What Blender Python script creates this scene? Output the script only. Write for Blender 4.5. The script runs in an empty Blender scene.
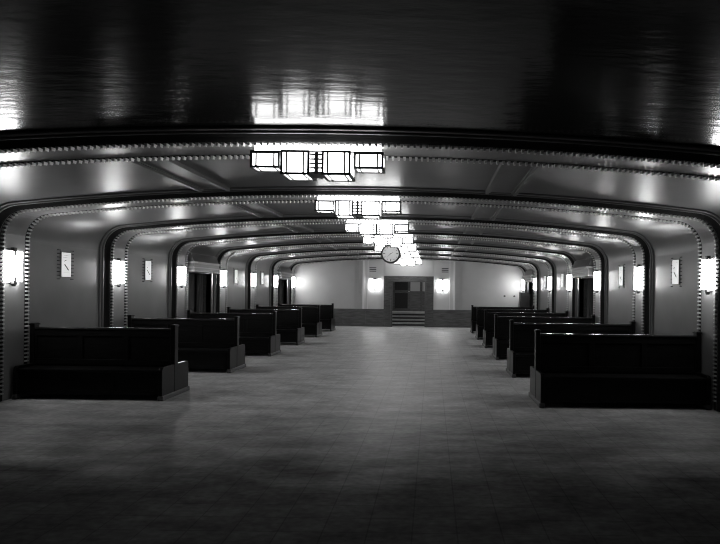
import bpy, bmesh, math, random
from mathutils import Vector, Matrix
random.seed(7)
S = bpy.context.scene
C = S.collection

# ---------------------------------------------------------------- camera
F_PX = 720.0
EYE = 1.65
CAM_X = 1.03
cd = bpy.data.cameras.new('camera')
cd.sensor_fit = 'HORIZONTAL'; cd.sensor_width = 36.0; cd.lens = 36.0 * F_PX / 720.0
VPX, VPY = 432.0, 290.0
cd.shift_x = -(VPX - 360) / 720.0
cd.shift_y = (VPY - 272) / 720.0
cd.clip_start = 0.05; cd.clip_end = 200
cam = bpy.data.objects.new('camera', cd); C.objects.link(cam)
ROLL = 0.012
cam.matrix_world = Matrix.Translation((CAM_X, 0, EYE)) @ Matrix.Rotation(-ROLL, 4, 'Y') @ Matrix.Rotation(math.pi / 2, 4, 'X')
S.camera = cam

# ---------------------------------------------------------------- world, exposure
w = bpy.data.worlds.new('world'); S.world = w; w.use_nodes = True
w.node_tree.nodes['Background'].inputs[0].default_value = (0, 0, 0, 1)
w.node_tree.nodes['Background'].inputs[1].default_value = 0
S.view_settings.view_transform = 'Standard'
S.view_settings.look = 'None'
S.view_settings.gamma = 1.0
S.view_settings.exposure = 0.0
S.view_settings.use_curve_mapping = False
S.cycles.use_denoising = True
S.cycles.filter_width = 1.1
S.cycles.max_bounces = 8
S.cycles.diffuse_bounces = 4
S.cycles.glossy_bounces = 4
S.cycles.sample_clamp_indirect = 6

E_CEIL = 7.5      # ceiling light glass
E_SCONCE = 34.0    # wall sconce glass
E_PANEL = 0.55     # small backlit panes
P_VEST = 14.0       # lamp in the stair lobby


def area_lamp(name, loc, size, power, rot=(0, 0, 0)):
    l = bpy.data.lights.new(name, 'AREA'); l.shape = 'SQUARE'; l.size = size; l.energy = power
    o = bpy.data.objects.new(name, l); C.objects.link(o); o.location = loc; o.rotation_euler = rot
    return o


area_lamp('lobby_lamp', (0.3, 34.3, 2.9), 0.6, P_VEST)


# ---------------------------------------------------------------- materials
def principled(name, col, rough=0.5, metal=0.0, spec=0.5, noise=None, bump=None, coat=0.0):
    m = bpy.data.materials.new(name); m.use_nodes = True
    nt = m.node_tree; b = nt.nodes['Principled BSDF']
    c = (col, col, col, 1) if not isinstance(col, tuple) else (*col, 1)
    b.inputs['Base Color'].default_value = c
    b.inputs['Roughness'].default_value = rough
    b.inputs['Metallic'].default_value = metal
    b.inputs['Specular IOR Level'].default_value = spec
    b.inputs['Coat Weight'].default_value = coat
    if noise or bump:
        tc = nt.nodes.new('ShaderNodeTexCoord')
        mp = nt.nodes.new('ShaderNodeMapping'); nt.links.new(tc.outputs['Object'], mp.inputs[0])
    if noise:
        sc, lo, hi = noise[:3]
        if len(noise) > 3: mp.inputs['Scale'].default_value = noise[3]
        n = nt.nodes.new('ShaderNodeTexNoise'); n.inputs['Scale'].default_value = sc; n.inputs['Detail'].default_value = 6
        nt.links.new(mp.outputs[0], n.inputs['Vector'])
        r = nt.nodes.new('ShaderNodeValToRGB')
        r.color_ramp.elements[0].position = 0.3; r.color_ramp.elements[0].color = (lo, lo, lo, 1)
        r.color_ramp.elements[1].position = 0.7; r.color_ramp.elements[1].color = (hi, hi, hi, 1)
        nt.links.new(n.outputs['Fac'], r.inputs[0]); nt.links.new(r.outputs[0], b.inputs['Base Color'])
    if bump:
        sc, st, dist = bump[:3]
        mp2 = nt.nodes.new('ShaderNodeMapping'); nt.links.new(tc.outputs['Object'], mp2.inputs[0])
        if len(bump) > 3: mp2.inputs['Scale'].default_value = bump[3]
        n2 = nt.nodes.new('ShaderNodeTexNoise'); n2.inputs['Scale'].default_value = sc; n2.inputs['Detail'].default_value = 5
        nt.links.new(mp2.outputs[0], n2.inputs['Vector'])
        bp = nt.nodes.new('ShaderNodeBump'); bp.inputs['Strength'].default_value = st; bp.inputs['Distance'].default_value = dist
        nt.links.new(n2.outputs['Fac'], bp.inputs['Height']); nt.links.new(bp.outputs[0], b.inputs['Normal'])
    return m


def emitter(name, strength, pattern=None):
    m = bpy.data.materials.new(name); m.use_nodes = True
    b = m.node_tree.nodes['Principled BSDF']
    b.inputs['Base Color'].default_value = (.8, .8, .8, 1)
    b.inputs['Roughness'].default_value = 0.4
    b.inputs['Emission Color'].default_value = (1, 1, 1, 1)
    b.inputs['Emission Strength'].default_value = strength
    return m


M = {}
M['wall'] = principled('wall_paint', 0.17, 0.38, spec=0.3, noise=(1.2, 0.145, 0.195), bump=(3, 0.05, 0.02))
M['back_wall'] = principled('end_wall_paint', 0.48, 0.38, spec=0.35, noise=(1.2, 0.45, 0.51))
M['belt'] = principled('arch_paint', 0.22, 0.30, spec=0.5, noise=(1.5, 0.19, 0.25), bump=(6, 0.08, 0.01))
M['ceiling'] = principled('ceiling_enamel', 0.14, 0.36, spec=0.32, noise=(1.2, 0.12, 0.16), bump=(5, 0.07, 0.01, (1, 3, 1)))
M['shaded_ceiling'] = principled('shaded_ceiling_enamel', 0.008, 0.15, spec=0.10, noise=(1.0, 0.006, 0.010), bump=(4, 0.13, 0.03, (0.8, 1.8, 1)))  # shade of the near ceiling put into its base colour
M['reed'] = principled('bronze_reed', 0.15, 0.4, metal=0.0, spec=0.25)
M['dark_band'] = principled('dark_bronze', 0.022, 0.5, metal=0.0, spec=0.0)
M['bead'] = principled('bead_silver', 0.6, 0.35, metal=0.5)
M['channel'] = principled('bead_channel', 0.012, 0.6, spec=0.1)
M['metal'] = principled('dark_fixture_metal', 0.025, 0.4, metal=0.5)
M['plate'] = principled('fixture_plate', 0.5, 0.35, metal=0.7)
M['wood'] = principled('dark_bench_wood', 0.01, 0.3, spec=0.10, noise=(4, 0.004, 0.010, (1, 1, 8)))
M['rail_wood'] = principled('polished_rail_wood', 0.012, 0.2, spec=0.5)
M['wood_edge'] = principled('worn_bench_foot', 0.05, 0.4, noise=(9, 0.03, 0.07))
M['wainscot'] = principled('wainscot_wood', 0.07, 0.3, noise=(3, 0.07, 0.15, (1, 1, 7)))
M['doorwood'] = principled('doorway_wood', 0.055, 0.3, noise=(4, 0.06, 0.13, (1, 1, 6)))
M['pale_trim'] = principled('pale_trim_paint', 0.8, 0.4)
M['pilaster'] = principled('pale_surround_paint', 0.62, 0.4, noise=(2, 0.6, 0.65))
M['curtain'] = principled('curtain_cloth', 0.10, 0.8, noise=(6, 0.08, 0.13, (1, 1, 0.3)))
M['dark_glass'] = principled('dark_door_glass', 0.015, 0.08)
M['black'] = principled('black_paint', 0.012, 0.5)
M['tread'] = principled('stair_tread', 0.45, 0.5, noise=(6, 0.38, 0.5))
M['riser'] = principled('stair_riser', 0.03, 0.5)
M['dial'] = principled('clock_dial', 0.75, 0.4)
M['valance'] = principled('valance_plaster', 0.09, 0.35)
M['cabinet'] = principled('cabinet_wood', 0.022, 0.45)
M['glass_lit'] = emitter('lit_ceiling_glass', E_CEIL)
M['sconce_lit'] = emitter('lit_sconce_glass', E_SCONCE)
M['pane_lit'] = emitter('backlit_pane', E_PANEL)


def floor_material():
    m = bpy.data.materials.new('worn_floor_tile'); m.use_nodes = True
    nt = m.node_tree; b = nt.nodes['Principled BSDF']; N = nt.nodes.new; L = nt.links.new
    tc = N('ShaderNodeTexCoord')
    n1 = N('ShaderNodeTexNoise'); n1.inputs['Scale'].default_value = 1.6; n1.inputs['Detail'].default_value = 8; n1.inputs['Roughness'].default_value = 0.65
    mp = N('ShaderNodeMapping'); mp.inputs['Scale'].default_value = (1.0, 1.6, 1); L(tc.outputs['Object'], mp.inputs[0]); L(mp.outputs[0], n1.inputs['Vector'])
    r1 = N('ShaderNodeValToRGB'); L(n1.outputs['Fac'], r1.inputs[0])
    r1.color_ramp.elements[0].position = 0.3; r1.color_ramp.elements[0].color = (.36, .36, .36, 1)
    r1.color_ramp.elements[1].position = 0.72; r1.color_ramp.elements[1].color = (.86, .86, .86, 1)
    br = N('ShaderNodeTexBrick'); br.offset = 0.0
    br.inputs['Scale'].default_value = 1.0; br.inputs['Brick Width'].default_value = 0.305; br.inputs['Row Height'].default_value = 0.305
    br.inputs['Mortar Size'].default_value = 0.006; br.inputs['Mortar Smooth'].default_value = 0.3
    br.inputs['Color1'].default_value = (1, 1, 1, 1); br.inputs['Color2'].default_value = (.93, .93, .93, 1); br.inputs['Mortar'].default_value = (.66, .66, .66, 1)
    L(tc.outputs['Object'], br.inputs['Vector'])
    mx = N('ShaderNodeMix'); mx.data_type = 'RGBA'; mx.blend_type = 'MULTIPLY'; mx.inputs[0].default_value = 0.8
    L(r1.outputs[0], mx.inputs[6]); L(br.outputs['Color'], mx.inputs[7])
    n2 = N('ShaderNodeTexNoise'); n2.inputs['Scale'].default_value = 14; n2.inputs['Detail'].default_value = 5
    L(tc.outputs['Object'], n2.inputs['Vector'])
    r2 = N('ShaderNodeValToRGB'); L(n2.outputs['Fac'], r2.inputs[0])
    r2.color_ramp.elements[0].position = 0.3; r2.color_ramp.elements[0].color = (.68, .68, .68, 1)
    r2.color_ramp.elements[1].position = 0.7; r2.color_ramp.elements[1].color = (1, 1, 1, 1)
    mx2 = N('ShaderNodeMix'); mx2.data_type = 'RGBA'; mx2.blend_type = 'MULTIPLY'; mx2.inputs[0].default_value = 1.0
    L(mx.outputs[2], mx2.inputs[6]); L(r2.outputs[0], mx2.inputs[7])
    # sparse pale scuffs
    n4 = N('ShaderNodeTexNoise'); n4.inputs['Scale'].default_value = 2.3; n4.inputs['Detail'].default_value = 12; n4.inputs['Roughness'].default_value = 0.75; n4.inputs['Distortion'].default_value = 1.5
    L(tc.outputs['Object'], n4.inputs['Vector'])
    r4 = N('ShaderNodeMapRange'); r4.inputs[1].default_value = 0.69; r4.inputs[2].default_value = 0.74; r4.inputs[3].default_value = 1.0; r4.inputs[4].default_value = 1.7
    L(n4.outputs['Fac'], r4.inputs[0])
    mx4 = N('ShaderNodeMix'); mx4.data_type = 'RGBA'; mx4.blend_type = 'MULTIPLY'; mx4.inputs[0].default_value = 1.0
    L(mx2.outputs[2], mx4.inputs[6]); L(r4.outputs[0], mx4.inputs[7])
    # light falloff painted into the floor colour: darker foreground, ragged noise edge
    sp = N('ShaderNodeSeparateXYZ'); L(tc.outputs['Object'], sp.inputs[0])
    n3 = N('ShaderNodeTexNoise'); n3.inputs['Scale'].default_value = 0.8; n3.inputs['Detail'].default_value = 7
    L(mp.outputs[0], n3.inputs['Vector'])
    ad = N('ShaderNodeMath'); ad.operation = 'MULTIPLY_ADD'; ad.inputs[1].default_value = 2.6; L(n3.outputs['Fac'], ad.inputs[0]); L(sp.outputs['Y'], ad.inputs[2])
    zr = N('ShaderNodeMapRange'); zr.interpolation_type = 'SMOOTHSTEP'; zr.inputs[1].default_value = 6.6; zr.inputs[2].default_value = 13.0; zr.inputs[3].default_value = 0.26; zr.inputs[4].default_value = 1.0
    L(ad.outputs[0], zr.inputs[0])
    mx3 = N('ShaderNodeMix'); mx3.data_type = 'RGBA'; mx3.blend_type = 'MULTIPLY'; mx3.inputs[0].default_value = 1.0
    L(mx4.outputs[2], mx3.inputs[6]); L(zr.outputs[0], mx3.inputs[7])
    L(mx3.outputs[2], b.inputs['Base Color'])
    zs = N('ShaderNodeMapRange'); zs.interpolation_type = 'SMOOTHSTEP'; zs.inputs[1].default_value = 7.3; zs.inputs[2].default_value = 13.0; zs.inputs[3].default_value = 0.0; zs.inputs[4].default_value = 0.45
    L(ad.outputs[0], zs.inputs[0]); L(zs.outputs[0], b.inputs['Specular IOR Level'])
    rr = N('ShaderNodeMapRange'); rr.inputs[3].default_value = 0.42; rr.inputs[4].default_value = 0.62
    L(n1.outputs['Fac'], rr.inputs[0]); L(rr.outputs[0], b.inputs['Roughness'])
    b.inputs['Specular IOR Level'].default_value = 0.55
    return m


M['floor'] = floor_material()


# ---------------------------------------------------------------- helpers
class MB:
    """collects vertices and faces of one mesh"""
    def __init__(s): s.v = []; s.f = []
    def box(s, x0, x1, y0, y1, z0, z1):
        n = len(s.v)
        s.v += [(x0, y0, z0), (x1, y0, z0), (x1, y1, z0), (x0, y1, z0), (x0, y0, z1), (x1, y0, z1), (x1, y1, z1), (x0, y1, z1)]
        s.f += [tuple(n + i for i in q) for q in ((3, 2, 1, 0), (4, 5, 6, 7), (0, 1, 5, 4), (1, 2, 6, 5), (2, 3, 7, 6), (3, 0, 4, 7))]
        return s
    def quad(s, a, b, c, d):
        n = len(s.v); s.v += [a, b, c, d]; s.f.append((n, n + 1, n + 2, n + 3)); return s
    def prism(s, pts, axis, a, b):
        """closed polygon pts (2-D) extruded along axis from a to b"""
        n = len(s.v); k = len(pts)
        def P(p, t):
            return {'x': (t, p[0], p[1]), 'y': (p[0], t, p[1]), 'z': (p[0], p[1], t)}[axis]
        s.v += [P(p, a) for p in pts] + [P(p, b) for p in pts]
        s.f.append(tuple(n + i for i in range(k))[::-1]); s.f.append(tuple(n + k + i for i in range(k)))
        for i in range(k):
            j = (i + 1) % k; s.f.append((n + i, n + j, n + k + j, n + k + i))
        return s
    def cyl(s, c, r, axis, a, b, seg=16):
        pts = [(c[0] + r * math.cos(2 * math.pi * i / seg), c[1] + r * math.sin(2 * math.pi * i / seg)) for i in range(seg)]
        return s.prism(pts, axis, a, b)
    def grid(s, rows, close=False):
        n = len(s.v); w_ = len(rows[0])
        for r in rows: s.v += r
        for i in range(len(rows) - 1):
            for j in range(w_ - 1):
                a = n + i * w_ + j; s.f.append((a, a + 1, a + w_ + 1, a + w_))
        return s
    def build(s, name, mat, parent=None, bevel=0, smooth=False):
        me = bpy.data.meshes.new(name); me.from_pydata(s.v, [], s.f)
        bm = bmesh.new(); bm.from_mesh(me); bmesh.ops.recalc_face_normals(bm, faces=bm.faces)
        bm.to_mesh(me); bm.free()
        me.materials.append(mat)
        if smooth:
            for p in me.polygons: p.use_smooth = True
        o = bpy.data.objects.new(name, me); C.objects.link(o)
        if parent: o.parent = parent
        if bevel:
            md = o.modifiers.new('bevel', 'BEVEL'); md.width = bevel; md.segments = 2; md.limit_method = 'ANGLE'
        return o


def tag(o, label, cat, group=None):
    o['label'] = label; o['category'] = cat
    if group: o['group'] = group
    return o


def empty(name, loc=(0, 0, 0), rz=0):
    o = bpy.data.objects.new(name, None); C.objects.link(o); o.location = loc; o.rotation_euler = (0, 0, rz); o.empty_display_size = 0.1
    return o


def struct(o):
    o['kind'] = 'structure'; return o


def copy_tree(o, parent=None):
    c = o.copy(); C.objects.link(c); c.parent = parent
    for ch in list(o.children): copy_tree(ch, c)
    return c


# ---------------------------------------------------------------- hall cross-section
HW, CROWN, KC, R0 = 5.05, 2.98, 0.0118, 0.40
BAY = 0.08          # how far the bay surface lies outside the arch face


def section(o, n_arc=10, n_crown=36, leg=None, hw=HW):
    """(x, z) points of the hall outline at offset o outside the arch face, left foot to right foot"""
    H = hw + o; cz0 = CROWN + 0.86 * o; r = R0 + o
    th = math.atan(2 * KC * (H - r)); phi = math.pi / 2 - th
    cx = H - r; xe = cx + r * math.cos(phi); ze = cz0 - KC * xe * xe; cz = ze - r * math.sin(phi)
    right = [(xe * i / (n_crown // 2), cz0 - KC * (xe * i / (n_crown // 2)) ** 2) for i in range(n_crown // 2)]
    for i in range(n_arc + 1):
        a = phi * (1 - i / n_arc); right.append((cx + r * math.cos(a), cz + r * math.sin(a)))
    if leg is not None: right.append((H, leg))
    left = [(-x, z) for x, z in right[1:]][::-1]
    return left + right


def corner_z(o):
    s = section(o); return s[-1][1]


ARCH_Y = [6.8] + [10.4 + 3.49 * k for k in range(7)]
BACK_Y = 31.95
WALL_X = HW + BAY
ZC = corner_z(BAY)
Y_NEAR = -2.5
BELT0, BELT1 = -0.30, 0.46
FRONT = -0.60

# floor
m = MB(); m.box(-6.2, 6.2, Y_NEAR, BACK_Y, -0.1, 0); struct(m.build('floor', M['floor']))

# ceilings: dark colour paints the shade before the first arch, lighter enamelled bays behind it
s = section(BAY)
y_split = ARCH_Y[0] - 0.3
struct(MB().grid([[(x, Y_NEAR, z) for x, z in s], [(x, y_split, z) for x, z in s]]).build('ceiling', M['shaded_ceiling'], smooth=True))
rows = [[(x, y, z) for x, z in s] for y in [y_split] + [a for a in ARCH_Y[1:]] + [BACK_Y]]
struct(MB().grid(rows).build('ceiling', M['ceiling'], smooth=True))

# side walls with the doorways of the fourth and seventh bays
OPEN = [(ARCH_Y[3] + 0.75, ARCH_Y[4] - 0.85), (ARCH_Y[6] + 0.75, ARCH_Y[7] - 0.85)]
OPEN_Z = 2.02
for side, sx in (('left', -1), ('right', 1)):
    m = MB(); x0, x1 = sorted((sx * WALL_X, sx * (WALL_X + 0.12)))
    ys = [Y_NEAR] + [v for o in OPEN for v in o] + [BACK_Y]
    for i in range(0, len(ys), 2): m.box(x0, x1, ys[i], ys[i + 1], 0, ZC)
    for o in OPEN: m.box(x0, x1, o[0], o[1], OPEN_Z, ZC)
    struct(m.build('wall_' + side, M['wall']))
m = MB(); m.box(-WALL_X - .1, WALL_X + .1, Y_NEAR - 0.1, Y_NEAR, 0, 3.2); struct(m.build('wall_front', M['wall']))


# arches ------------------------------------------------------------------
def sweep(mb, prof, y0, leg=0.0):
    """prof: list of (offset, y); swept along the hall outline"""
    rows = []
    for o, y in prof:
        rows.append([(x, y0 + y, z) for x, z in section(o, leg=leg)])
    mb.grid(rows)
    return mb


def half_round(co, cy, r, n=6):
    """quarter-ish reed: from outer side, bulging towards the camera, to the inner side"""
    out = []
    for i in range(n + 1):
        a = math.pi * (i / n)
        out.append((co + r * math.cos(a), cy - r * math.sin(a)))
    return out


def arch_points(o, spacing):
    """evenly spaced points with direction along the arch outline"""
    s_ = section(o, n_arc=14, n_crown=60, leg=0.08); out = []; d = spacing / 2
    for (xa, za), (xb, zb) in zip(s_, s_[1:]):
        L_ = math.hypot(xb - xa, zb - za)
        while d < L_:
            t = d / L_; out.append((xa + (xb - xa) * t, za + (zb - za) * t, (xb - xa) / L_, (zb - za) / L_)); d += spacing
        d -= L_
    return out


def make_arch():
    body = sweep(MB(), [(0.02, BELT0 - 0.01), (0.0, BELT0), (0.0, BELT1), (0.05, BELT1 + 0.02), (BAY + 0.01, BELT1 + 0.02)], 0)
    arch = struct(body.build('trim_1', M['belt'], smooth=False))
    for p in arch.data.polygons: p.use_smooth = False
    reeds = sweep(MB(), [(BAY + 0.02, FRONT)] + half_round(BAY - 0.008, FRONT + 0.03, 0.020) + [(BAY - 0.028, FRONT + 0.075)] + half_round(BAY - 0.034, FRONT + 0.095, 0.017) + [(BAY - 0.045, FRONT + 0.14)], 0)
    reeds.build('reeded_moulding', M['reed'], arch)
    band = sweep(MB(), [(BAY - 0.040, FRONT + 0.12), (BAY - 0.050, FRONT + 0.13), (0.02, FRONT + 0.19), (0.004, FRONT + 0.23), (-0.006, BELT0 - 0.04), (-0.006, BELT0 - 0.005), (0.01, BELT0 + 0.01)], 0)
    band.build('dark_fillet', M['dark_band'], arch)
    pts = arch_points(-0.004, 0.058)
    for by in (-0.235, 0.39):
        ch = sweep(MB(), [(0.001, by - 0.048), (-0.004, by - 0.046), (-0.004, by + 0.046), (0.001, by + 0.048)], 0).build('bead_channel', M['channel'], arch)
        bm_ = MB()
        for x, z, dx, dz in pts:
            nx, nz = dz, -dx      # towards the hall
            h = 0.0125; ww = 0.042; n = len(bm_.v)
            for (a, b_, c_) in ((-h, -ww, 0), (h, -ww, 0), (h, ww, 0), (-h, ww, 0), (-h * .7, -ww * .7, .030), (h * .7, -ww * .7, .030), (h * .7, ww * .7, .030), (-h * .7, ww * .7, .030)):
                bm_.v.append((x + dx * a + nx * c_, by + b_, z + dz * a + nz * c_))
            bm_.f += [tuple(n + i for i in q) for q in ((4, 5, 6, 7), (0, 1, 5, 4), (1, 2, 6, 5), (2, 3, 7, 6), (3, 0, 4, 7))]
        bm_.build('bead_row', M['bead'], ch)
    return arch


arch0 = make_arch(); arch0.location = (0, ARCH_Y[0], 0)
for k, y in enumerate(ARCH_Y[1:]):
    a = copy_tree(arch0); a.name = 'trim_%d' % (k + 2); a.location = (0, y, 0)

# raised ceiling strips along each bay (two per bay), following the curve
n_trim = 9
for k in range(8):
    ya = ARCH_Y[k] + BELT1 + 0.02; yb = (ARCH_Y[k + 1] + FRONT) if k < 7 else BACK_Y
    if k == 7: continue
    for sx in (-1, 1):
        m = MB()
        def cz(x): return CROWN + 0.86 * BAY - KC * x * x
        xa, xb = 1.74, 2.16
        for (p, q, dz) in ((xa, xa + 0.045, 0.05), (xa + 0.045, xa + 0.07, 0.028), (xa + .07, xb - .07, 0.015), (xb - 0.07, xb - 0.045, 0.028), (xb - 0.045, xb, 0.05)):
            x0, x1 = sx * p, sx * q
            m.prism([(x0, cz(x0) + 0.01), (x1, cz(x1) + 0.01), (x1, cz(x1) - dz), (x0, cz(x0) - dz)], 'y', ya, yb)
        struct(m.build('trim_%d' % n_trim, M['ceiling'])); n_trim += 1

# dark panelled wainscot along the side walls
for sx in (-1, 1):
    for k in range(7):
        ya = ARCH_Y[k] + BELT1 + 0.02; yb = ARCH_Y[k + 1] + FRONT + 0.03
        segs = [(ya, yb)]
        for o in OPEN:
            if ya < o[0] < yb: segs = [(ya, o[0] - 0.1), (o[1] + 0.1, yb)]
        m = MB()
        for a, b_ in segs:
            x0, x1 = sorted((sx * WALL_X, sx * (WALL_X - 0.012))); m.box(x0, x1, a, b_, 0, 0.76)
            x0, x1 = sorted((sx * WALL_X, sx * (WALL_X - 0.028))); m.box(x0, x1, a, b_, 0.70, 0.76); m.box(x0, x1, a, b_, 0, 0.12)
            for q in (a, b_ - 0.08): m.box(x0, x1, q, q + 0.08, 0.12, 0.70)
        struct(m.build('trim_%d' % n_trim, M['wainscot'])); n_trim += 1

# ---------------------------------------------------------------- back wall with stair doorway
DO, DI, DT, DIT = 1.10, 0.75, 2.25, 2.03      # doorway outer/inner half width, outer/inner top
m = MB()
m.box(-WALL_X - .1, -DI - .1, BACK_Y, BACK_Y + 0.25, 0, 3.25); m.box(DI + .1, WALL_X + .1, BACK_Y, BACK_Y + 0.25, 0, 3.2)
m.box(-DI - .1, DI + .1, BACK_Y, BACK_Y + 0.25, DIT + .1, 3.2)
bw = struct(m.build('wall_back', M['back_wall']))
# pale surround around the doorway, with edge strips and line mouldings
m = MB(); y0 = BACK_Y - 0.03
m.box(-1.97, -DO + .02, y0, BACK_Y, 0.76, 2.96); m.box(DO - .02, 1.97, y0, BACK_Y, 0.76, 2.96); m.box(-DO, DO, y0, BACK_Y, DT - .02, 2.96)
sur = struct(m.build('trim_%d' % n_trim, M['pilaster'])); n_trim += 1
m = MB()
for sx in (-1, 1):
    for a, b_, d in ((1.97, 2.05, 0.06), (1.80, 1.83, 0.045)):
        x0, x1 = sorted((sx * a, sx * b_)); m.box(x0, x1, BACK_Y - d, BACK_Y, 0.76, 2.94)
m.build('edge_strip', M['pale_trim'], sur)
m = MB()
for sx in (-1, 1):
    for a in (2.20, 2.29, 2.38):
        x0, x1 = sorted((sx * a, sx * (a + 0.035))); m.box(x0, x1, BACK_Y - 0.025, BACK_Y, 0.76, 2.92)
struct(m.build('trim_%d' % n_trim, M['back_wall'])); n_trim += 1
# wainscot of the back wall
for sx in (-1, 1):
    m = MB(); x0, x1 = sorted((sx * (DO + 0.0), sx * (WALL_X - 0.01)))
    m.box(x0, x1, BACK_Y - 0.05, BACK_Y - 0.0, 0, 0.76)
    m.box(x0, x1, BACK_Y - 0.08, BACK_Y - 0.04, 0.70, 0.78); m.box(x0, x1, BACK_Y - 0.075, BACK_Y - 0.04, 0, 0.12)
    for q in (1.12, 1.9, 2.9, 3.9, 4.9):
        a, b_ = sorted((sx * q, sx * (q + 0.1))); m.box(a, b_, BACK_Y - 0.07, BACK_Y - 0.04, 0.12, 0.70)
    struct(m.build('trim_%d' % n_trim, M['wainscot'])); n_trim += 1
# doorway
m = MB(); yf = BACK_Y - 0.09
for sx in (-1, 1):
    x0, x1 = sorted((sx * DI, sx * DO)); m.box(x0, x1, yf, BACK_Y + 0.25, 0, DT)
    for a, b_ in ((DI + .04, DI + .08), (DO - .06, DO - .02)):
        x0, x1 = sorted((sx * a, sx * b_)); m.box(x0, x1, yf - 0.03, yf, 0, DT - .04)
m.box(-DI, DI, yf, BACK_Y + 0.25, DIT, DT); m.box(-DO, DO, yf - 0.03, yf, DT - .06, DT)
dr = struct(m.build('door_1', M['doorwood']))
m = MB()
for sx in (-1, 1):
    x0, x1 = sorted((sx * (DI - .035), sx * DI)); m.box(x0, x1, yf + 0.01, yf + 0.07, 0, DIT)
m.box(-DI, DI, yf + .01, yf + .07, DIT - .035, DIT)
m.build('inner_jamb', M['valance'], dr)

# stair lobby beyond
LY = BACK_Y + 0.25
m = MB(); m.box(-1.3, 1.3, LY + 3.9, LY + 4.0, 0, 3.1)
struct(m.build('wall_lobby', M['back_wall']))
m = MB(); m.box(-1.35, -1.25, LY, LY + 4, 0, 3.1); struct(m.build('wall_lobby_left', M['doorwood']))
m = MB(); m.box(1.25, 1.35, LY, LY + 4, 0, 3.1); struct(m.build('wall_lobby_right', M['back_wall']))
m = MB(); m.box(-1.35, 1.35, LY, LY + 4, 3.0, 3.1); struct(m.build('ceiling_lobby', M['back_wall']))
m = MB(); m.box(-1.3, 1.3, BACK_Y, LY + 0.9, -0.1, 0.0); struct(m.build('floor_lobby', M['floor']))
st = empty('staircase', (0, LY + 0.7, 0)); tag(st, 'short flight of pale steps rising beyond the doorway in the end wall', 'stairs')
for i in range(4):
    y = i * 0.32; z = 0.145 * (i + 1)
    m = MB(); m.box(-1.20, 1.20, y, y + (0.34 if i < 3 else 2.2), z - 0.065, z); m.build('tread', M['tread'], st)
    m = MB(); m.box(-1.20, 1.20, y + 0.02, y + 0.05, z - 0.145, z - 0.065); m.build('riser', M['riser'], st)
dz = 0.58
# lobby wall wainscot + door
m = MB(); m.box(-0.2, 1.25, LY + 3.84, LY + 3.9, dz, dz + 0.95); m.box(-0.2, 1.25, LY + 3.82, LY + 3.9, dz + 0.95, dz + 1.0)
struct(m.build('trim_%d' % n_trim, M['wainscot'])); n_trim += 1
m = MB(); m.box(-0.95, -0.05, LY + 3.83, LY + 3.9, dz, dz + 2.05)
d2 = struct(m.build('door_2', M['doorwood']))
m = MB(); m.box(-0.82, -0.18, LY + 3.80, LY + 3.83, dz + 0.15, dz + 0.9); m.box(-0.82, -0.18, LY + 3.80, LY + 3.83, dz + 1.05, dz + 1.9); m.build('door_panel', M['black'], d2)
m = MB(); m.cyl((-0.12, dz + 0.98), 0.03, 'y', LY + 3.76, LY + 3.83); m.build('door_knob', M['bead'], d2)
m = MB(); m.box(0.43, 0.55, LY + 3.8, LY + 3.9, dz, 2.9); struct(m.build('trim_%d' % n_trim, M['doorwood'])); n_trim += 1
# left panelled reveal with a pale rail
m = MB(); m.box(-1.25, -1.21, LY + 1.2, LY + 3.8, 0, 2.4)
struct(m.build('trim_%d' % n_trim, M['wainscot'])); n_trim += 1

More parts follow.
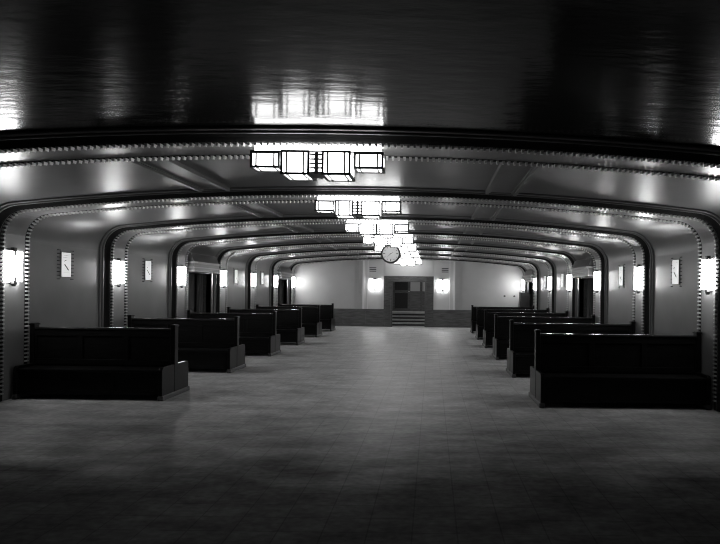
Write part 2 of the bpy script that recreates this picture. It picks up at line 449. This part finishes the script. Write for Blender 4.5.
# ---------------------------------------------------------------- side doorways with curtains and valances
ORD = ['nearer', 'farther']
for oi, (ya, yb) in enumerate(OPEN):
    for side, sx in (('left', -1), ('right', 1)):
        X = WALL_X
        def bx(mb, a, b_, y0, y1, z0, z1):
            x0, x1 = sorted((sx * a, sx * b_)); mb.box(x0, x1, y0, y1, z0, z1)
        m = MB()
        bx(m, X + 0.12, X + 0.9, ya - 0.1, ya, 0, OPEN_Z + .1); bx(m, X + 0.12, X + 0.9, yb, yb + 0.1, 0, OPEN_Z + .1)
        bx(m, X + 0.12, X + 0.9, ya, yb, OPEN_Z, OPEN_Z + .1); bx(m, X + 0.8, X + 0.9, ya, yb, 0, OPEN_Z)
        dn = struct(m.build('door_%d' % (3 + oi * 2 + (sx > 0)), M['doorwood']))
        ym = (ya + yb) / 2
        for q0, q1 in ((ya, ym), (ym, yb)):
            m = MB()
            bx(m, X + .45, X + .5, q0, q0 + .12, 0, OPEN_Z); bx(m, X + .45, X + .5, q1 - .12, q1, 0, OPEN_Z)
            bx(m, X + .45, X + .5, q0, q1, OPEN_Z - .12, OPEN_Z); bx(m, X + .45, X + .5, q0, q1, 0, .3)
            leaf = m.build('door_leaf', M['doorwood'], dn)
            m = MB(); bx(m, X + .47, X + .48, q0 + .12, q1 - .12, .3, OPEN_Z - .12); m.build('pane', M['dark_glass'], leaf)
        m = MB(); bx(m, X - 0.03, X + 0.12, ya - 0.09, ya, 0, OPEN_Z + .05); bx(m, X - 0.03, X + 0.12, yb, yb + 0.09, 0, OPEN_Z + .05)
        m.build('architrave', M['doorwood'], dn)
        # curtains
        for ci, (c0, c1) in enumerate(((ya + 0.03, ya + 0.42), (ym - 0.28, ym + 0.22), (yb - 0.34, yb - 0.03))):
            m = MB(); n = 44; rows = []
            for z in (0.04, 1.0, OPEN_Z - 0.02):
                row = []
                for i in range(n + 1):
                    t = i / n; wv = 0.035 * math.sin(t * (c1 - c0) / 0.09 * 2 * math.pi + ci) + 0.008 * math.sin(t * 31 + z)
                    row.append((sx * (X + 0.24 + wv), c0 + (c1 - c0) * t, z))
                rows.append(row)
            m.grid(rows)
            o = m.build('curtain', M['curtain'], smooth=True)
            md = o.modifiers.new('thickness', 'SOLIDIFY'); md.thickness = 0.008
            tag(o, 'grey pleated curtain at the %s of the %s %s-hand side doorway' % (['near jamb', 'middle', 'far jamb'][ci], ORD[oi], side), 'curtain', 'curtains in the side doorways')
        # valance: stepped box that overhangs the doorway
        root = empty('valance', (sx * X, ym, OPEN_Z + 0.02)); tag(root, 'stepped plaster valance box over the %s %s-hand side doorway' % (ORD[oi], side), 'valance', 'valances over side doorways')
        h = (yb - ya) / 2 + 0.12
        def bl(mb, d, y0, y1, z0, z1):
            x0, x1 = sorted((0.0, -sx * d)); mb.box(x0, x1, y0, y1, z0, z1)
        m = MB(); bl(m, 0.20, -h, h, 0, 0.24); m.build('fascia', M['valance'], root, bevel=0.006)
        m = MB(); m.prism([(0, 0.24), (-sx * 0.19, 0.26), (-sx * 0.12, 0.46), (0, 0.50)], 'y', -h, h); m.build('hood', M['valance'], root)
        m = MB(); bl(m, 0.23, -h - .03, h + .03, 0.21, 0.26); bl(m, 0.22, -h - .02, h + .02, 0.0, 0.03); bl(m, 0.215, -h - .01, h + .01, 0.10, 0.12); m.build('moulding', M['belt'], root, bevel=0.004)

# ---------------------------------------------------------------- ceiling lights
def frame_box(mb, x0, x1, y0, y1, z0, z1, t=0.021, inset=0.044):
    """dark bars on all lower edges and corners of a glass box, plus an inner upright line at each side"""
    e = t / 2
    for x in (x0, x1):
        for y in (y0, y1): mb.box(x - e, x + e, y - e, y + e, z0 - e, z1)
        mb.box(x - e * 1.25, x + e * 1.25, y0, y1, z0 - e, z0 + e); mb.box(x - e, x + e, y0, y1, z1 - t, z1)
    for y in (y0, y1):
        mb.box(x0, x1, y - e * (1 if y == y0 else 2), y + e, z0 - e, z0 + e); mb.box(x0, x1, y - e, y + e, z1 - t, z1)
    if inset:
        for x in (x0 + inset, x1 - inset):
            mb.box(x - e * .7, x + e * .7, y0 - e, y0 + e, z0, z1)
            mb.box(x - e * .7, x + e * .7, y0, y1, z0 - e, z0 + e)
            mb.box(x - e * .7, x + e * .7, y1 - e, y1 + e, z0, z1)


def make_ceiling_light():
    root = empty('ceiling_light')
    m = MB(); m.box(-0.56, 0.56, -0.10, 0.12, -0.015, 0.0); m.build('canopy_plate', M['plate'], root, bevel=0.003)
    m = MB(); m.box(-0.57, 0.57, -0.11, 0.13, -0.082, -0.015); g = m.build('upper_glass', M['glass_lit'], root)
    m = MB()
    for y in (-0.125, 0.145): m.box(-0.60, 0.60, y - 0.006, y + 0.006, -0.092, -0.080)
    for x in (-0.60, 0.60): m.box(x - 0.006, x + 0.006, -0.125, 0.145, -0.092, -0.080)
    m.build('carrier_rail', M['metal'], g)
    for x0, x1, y0, y1, zb in ((-0.595, -0.345, -0.12, 0.13, -0.225), (-0.305, -0.065, -0.19, 0.20, -0.295), (0.065, 0.305, -0.19, 0.20, -0.295), (0.345, 0.595, -0.12, 0.13, -0.225)):
        m = MB(); m.box(x0, x1, y0, y1, zb, -0.09); g = m.build('glass_box', M['glass_lit'], root)
        m = MB(); frame_box(m, x0, x1, y0, y1, zb, -0.085); m.build('metal_frame', M['metal'], g)
    # central spine: dark post with ladder bars between two narrow lit strips
    m = MB(); m.box(-0.050, 0.050, -0.13, 0.14, -0.275, -0.09); g = m.build('glass_spine', M['glass_lit'], root)
    m = MB()
    for z in (-0.115, -0.155, -0.195, -0.235, -0.275): m.box(-0.060, 0.060, -0.145, 0.155, z - 0.008, z + 0.008)
    m.box(-0.017, 0.017, -0.155, 0.165, -0.29, -0.09)
    m.build('ladder_bars', M['metal'], g)
    return root


NTH = ['first', 'second', 'third', 'fourth', 'fifth', 'sixth', 'seventh', 'eighth']
fx0 = make_ceiling_light()
for k, y in enumerate(ARCH_Y):
    f = fx0 if k == 0 else copy_tree(fx0)
    f.location = (-0.03, y - 0.14, CROWN - 0.002)
    tag(f, 'stepped glass-box ceiling light under the %s arch counted from the dark ceiling' % NTH[k], 'ceiling light', 'stepped ceiling lights down the hall')


# ---------------------------------------------------------------- wall sconces
def make_sconce():
    """local: wall is the plane y = 0, the lamp projects towards -y"""
    root = empty('wall_sconce')
    m = MB(); m.box(-0.12, 0.12, -0.02, 0.0, -0.24, 0.24); m.build('back_plate', M['plate'], root, bevel=0.004)
    for sx in (-1, 1):
        pts = []
        for i in range(9):
            a = math.pi * i / 8; pts.append((sx * 0.110 + 0.092 * math.cos(a), -0.035 - 0.055 * math.sin(a)))
        pts += [(sx * 0.110 - 0.092, -0.020), (sx * 0.110 + 0.092, -0.020)]
        m = MB(); m.prism(pts, 'z', -0.215, 0.215); g = m.build('glass_shade', M['sconce_lit'], root)
        m = MB()
        m.prism([(p[0] * 1.0, p[1] - 0.003) for p in pts], 'z', 0.214, 0.220); m.build('shade_cap', M['metal'], g)
    m = MB(); m.box(-0.012, 0.012, -0.06, -0.02, -0.22, 0.22); m.prism([(-0.015, 0.15), (0.015, 0.15), (0.04, 0.27), (-0.04, 0.27)], 'y', -0.07, -0.02); m.prism([(-0.015, -0.15), (0.015, -0.15), (0.04, -0.25), (0, -0.29), (-0.04, -0.25)], 'y', -0.07, -0.02)
    m.build('spine', M['metal'], root)
    return root


SC_Z = 1.92
sc0 = make_sconce(); first = True
for k, y in enumerate(ARCH_Y):
    if k == 0: continue      # the first arch's feet are wholly outside the picture
    for side, sx in (('left', -1), ('right', 1)):
        s_ = sc0 if first else copy_tree(sc0); first = False
        s_.location = (sx * HW, y - 0.015, SC_Z); s_.rotation_euler = (0, 0, -sx * math.pi / 2)
        tag(s_, 'glowing two-lobed glass sconce on the %s-hand foot of the %s arch from the dark ceiling' % (side, NTH[k]), 'wall lamp', 'sconces on the arch feet')
for side, sx in (('left', -1), ('right', 1)):
    s_ = copy_tree(sc0); s_.location = (sx * 1.50, BACK_Y - 0.03, 1.88); s_.rotation_euler = (0, 0, 0)
    tag(s_, 'glowing glass sconce on the pale end wall just %s of the stair doorway' % side, 'wall lamp', 'sconces beside the stair doorway')


# ---------------------------------------------------------------- backlit wall panels
def make_panel():
    root = empty('wall_light_panel')
    m = MB()
    m.box(-0.165, 0.165, -0.008, 0, -0.22, 0.23)
    m.build('back_plate', M['reed'], root)
    m = MB()
    for i in range(9):
        z = -0.24 + i * 0.06
        for q in (-0.26, -0.22, -0.18, 0.18, 0.22, 0.26): m.box(q - 0.009, q + 0.009, -0.006, 0.0, z - 0.007, z + 0.007)
    m.build('stud_rows', M['dark_band'], root)
    m = MB(); m.box(-0.155, 0.155, -0.014, -0.006, -0.21, 0.22); m.build('frame', M['reed'], root)
    m = MB(); m.box(-0.145, 0.145, -0.022, -0.013, -0.20, 0.20); p = m.build('glass_pane', M['pane_lit'], root)
    m = MB(); y0, y1 = -0.026, -0.022
    m.prism([(-0.08, 0.00), (-0.06, 0.015), (0.075, -0.08), (0.055, -0.10)], 'y', y0, y1)
    m.prism([(-0.09, 0.06), (-0.02, 0.085), (0.0, 0.075), (-0.07, 0.05)], 'y', y0, y1)
    for z in (0.12, 0.155): m.box(-0.12, 0.12, y0, y1, z - 0.003, z + 0.003)
    m.box(-0.12, 0.12, y0, y1, -0.133, -0.128)
    m.build('leading', M['reed'], p)
    return root


pn0 = make_panel(); first = True
for k in (1, 2, 4, 5):
    for side, sx in (('left', -1), ('right', 1)):
        p = pn0 if first else copy_tree(pn0); first = False
        p.location = (sx * WALL_X, (ARCH_Y[k] + ARCH_Y[k + 1]) / 2 - 0.06, 2.0); p.rotation_euler = (0, 0, -sx * math.pi / 2)
        tag(p, 'small backlit glass panel on the %s-hand wall between the %s and %s arches' % (side, NTH[k], NTH[k + 1]), 'wall panel', 'backlit panels on the side walls')


# ---------------------------------------------------------------- vents on the back wall
v0 = None
for side, sx in (('left', -1), ('right', 1)):
    if v0 is None:
        v0 = empty('wall_vent')
        m = MB(); m.box(-0.17, 0.17, -0.008, 0, -0.11, 0.11); m.build('frame', M['pilaster'], v0)
        m = MB()
        for z in (-0.075, -0.0, 0.075): m.box(-0.15, 0.15, -0.014, -0.007, z - 0.018, z + 0.018)
        m.build('slats', M['riser'], v0); v = v0
    else: v = copy_tree(v0)
    v.location = (sx * 1.60, BACK_Y - 0.03, 2.53)
    tag(v, 'three-slot vent high on the end wall above the %s-hand sconce' % side, 'vent', 'vents on the end wall')

# ---------------------------------------------------------------- clock
CY = 18.35
ck = empty('hanging_clock', (-0.03, CY, 2.56)); tag(ck, 'round double-faced clock with dark rim hanging below the ceiling', 'clock')
def ring(mb, r0, r1, y0, y1, seg=40):
    n = len(mb.v)
    for i in range(seg):
        a = 2 * math.pi * i / seg; c_, s2 = math.cos(a), math.sin(a)
        mb.v += [(r0 * c_, y0, r0 * s2), (r1 * c_, y0, r1 * s2), (r1 * c_, y1, r1 * s2), (r0 * c_, y1, r0 * s2)]
    for i in range(seg):
        j = (i + 1) % seg
        for q in range(4):
            p = (q + 1) % 4; mb.f.append((n + 4 * i + q, n + 4 * i + p, n + 4 * j + p, n + 4 * j + q))
    return mb
m = ring(MB(), 0.205, 0.25, -0.09, 0.09); m.build('rim', M['metal'], ck, smooth=False)
m = MB(); m.cyl((0, 0), 0.21, 'y', -0.07, 0.07, 40); dial = m.build('dial', M['dial'], ck)
m = MB()
for yy in (-0.0735, 0.0705):
    for i in range(12):
        a = math.pi * i / 6; r0, r1 = (0.155, 0.19) if i % 3 else (0.14, 0.19)
        t = 0.006 if i % 3 else 0.009; dx, dz_ = math.sin(a), math.cos(a)
        q = [(dx * r0 - dz_ * t, dz_ * r0 + dx * t), (dx * r1 - dz_ * t, dz_ * r1 + dx * t), (dx * r1 + dz_ * t, dz_ * r1 - dx * t), (dx * r0 + dz_ * t, dz_ * r0 - dx * t)]
        m.prism(q, 'y', yy, yy + 0.003)
m.build('hour_marks', M['black'], dial)
for nm, a, L_, t in (('hour_hand', math.radians(62), 0.10, 0.009), ('minute_hand', math.radians(225), 0.15, 0.006)):
    m = MB(); dx, dz_ = math.sin(a), math.cos(a)
    for yy, mir in ((-0.08, 1), (0.075, -1)):
        q = [(mir * (-dx * .02 - dz_ * t), -dz_ * .02 + dx * t), (mir * dx * L_, dz_ * L_), (mir * (-dx * .02 + dz_ * t), -dz_ * .02 - dx * t)]
        m.prism(q, 'y', yy, yy + 0.003)
    m.build(nm, M['black'], dial)
m = MB(); m.cyl((0, 0), 0.012, 'z', 0.24, 0.485, 12); m.cyl((0, 0), 0.05, 'z', 0.465, 0.485, 20); m.cyl((0, 0), 0.03, 'z', 0.24, 0.265, 16); m.build('stem', M['metal'], ck)


# ---------------------------------------------------------------- double-sided benches
def make_bench(length):
    """local: x from 0 (aisle end) to length (wall end), y 0 = middle of the backrest"""
    root = empty('hall_bench')
    H = 1.02; D = 0.55; SL = length - 0.04
    m = MB(); m.box(0.06, length - 0.06, -0.035, 0.035, 0.10, H - 0.03)
    b = m.build('backrest', M['wood'], root)
    m = MB(); n = 3; wd = (length - 0.12) / n
    for yy in (-0.05, 0.035):
        m.box(0.06, length - .06, yy, yy + .015, H - .13, H - .03); m.box(0.06, length - .06, yy, yy + .015, 0.46, 0.54)
        for i in range(n + 1):
            x = 0.06 + i * wd; m.box(max(.06, x - .04), min(length - .06, x + .04), yy, yy + .015, .54, H - .13)
    m.build('panel_frame', M['wood'], b, bevel=0.004)
    m = MB(); m.box(0.05, length - .05, -0.065, 0.065, H - 0.035, H); m.build('top_rail', M['rail_wood'], root, bevel=0.012)
    for x in (0.0, length - 0.07):
        m = MB(); m.box(x, x + 0.07, -0.075, 0.075, 0.0, H + 0.06); o = m.build('end_post', M['wood'], root, bevel=0.012)
        m = MB(); m.box(x - 0.008, x + 0.078, -0.085, 0.085, H + 0.03, H + 0.052); m.build('post_cap', M['wood'], o, bevel=0.004)
    for sy in (-1, 1):
        a, b_ = sorted((sy * 0.05, sy * (D - 0.01))); m = MB(); m.box(0.05, SL - .04, a, b_, 0.40, 0.44); m.build('seat', M['wood'], root, bevel=0.012)
        a, b_ = sorted((sy * (D - 0.06), sy * (D - 0.03))); m = MB(); m.box(0.05, SL - .04, a, b_, 0.08, 0.40)
        c0, c1 = sorted((sy * (D - .03), sy * (D - .02)))
        for i in range(4):
            x = 0.05 + i * (SL - .17) / 3; m.box(x, x + .08, c0, c1, .08, .40)
        m.box(0.05, SL - .04, c0, c1, .08, .13); m.box(0.05, SL - .04, c0, c1, .35, .40)
        m.build('apron', M['wood'], root)
        for x in (0.005, SL - 0.05):
            e = [(sy * 0.06, 0.05), (sy * (D + .01), 0.05), (sy * (D + .01), 0.40)]
            for i in range(6):
                t = math.pi / 2 * i / 5; e.append((sy * (D - .05 + .06 * math.cos(t)), 0.42 + .06 * math.sin(t)))
            e += [(sy * 0.06, 0.48)]
            m = MB(); m.prism(e, 'x', x, x + 0.05); m.build('end_panel', M['wood'], root, bevel=0.006)
    for x in (-0.015, SL - 0.065):
        m = MB(); m.box(x, x + 0.08, -D - 0.03, D + 0.03, 0.0, 0.07); m.build('foot', M['wood_edge'], root, bevel=0.012)
    return root


BL_X, BR_X = -2.84, 2.58
left0 = make_bench(5.035 + BL_X); left0.rotation_euler = (0, 0, math.pi)
right0 = make_bench(5.035 - BR_X)
for k in range(6):
    for side, sx in (('left', -1), ('right', 1)):
        src = left0 if sx < 0 else right0
        b = src if k == 0 else copy_tree(src)
        b.location = ((BL_X, BR_X)[sx > 0], 11.02 + 3.49 * k + (-0.08 if sx < 0 else -0.27), 0)
        tag(b, 'dark high-backed double bench on the %s-hand side, just past the %s arch' % (side, NTH[k + 1]), 'bench', 'dark double benches along the hall')

# ---------------------------------------------------------------- cabinet at the far right
cb = empty('cabinet', (4.86, 29.75, 0)); tag(cb, 'dark upright cabinet standing against the right-hand wall near the end', 'cabinet')
m = MB(); m.prism([(-0.24, 0), (0.22, 0), (0.22, 1.56), (-0.19, 1.56), (-0.24, 0.9)], 'y', -0.22, 0.22); m.build('body', M['cabinet'], cb, bevel=0.01)
m = MB(); m.box(-0.21, 0.23, -0.24, 0.24, 1.56, 1.59); m.build('top', M['cabinet'], cb, bevel=0.006)
m = MB(); m.box(-0.17, 0.17, -0.235, -0.22, 0.15, 1.45); d_ = m.build('door', M['black'], cb)
m = MB(); m.cyl((-0.12, 0.9), 0.015, 'y', -0.26, -0.235, 10); m.build('knob', M['bead'], d_)

# small dark hooks on the back wall at the right
for i, x in enumerate((4.25, 4.68)):
    o = MB().box(-0.05, 0.05, -0.02, 0, -0.02, 0.02).cyl((0, 0), 0.035, 'y', -0.05, -0.015, 12).build('coat_hook', M['black'])
    o.location = (x, BACK_Y, 1.42); tag(o, ['small dark coat hook on the end wall, the one nearer the stair doorway', 'small dark coat hook on the end wall, the one nearer the cabinet'][i], 'hook', 'hooks on the end wall')
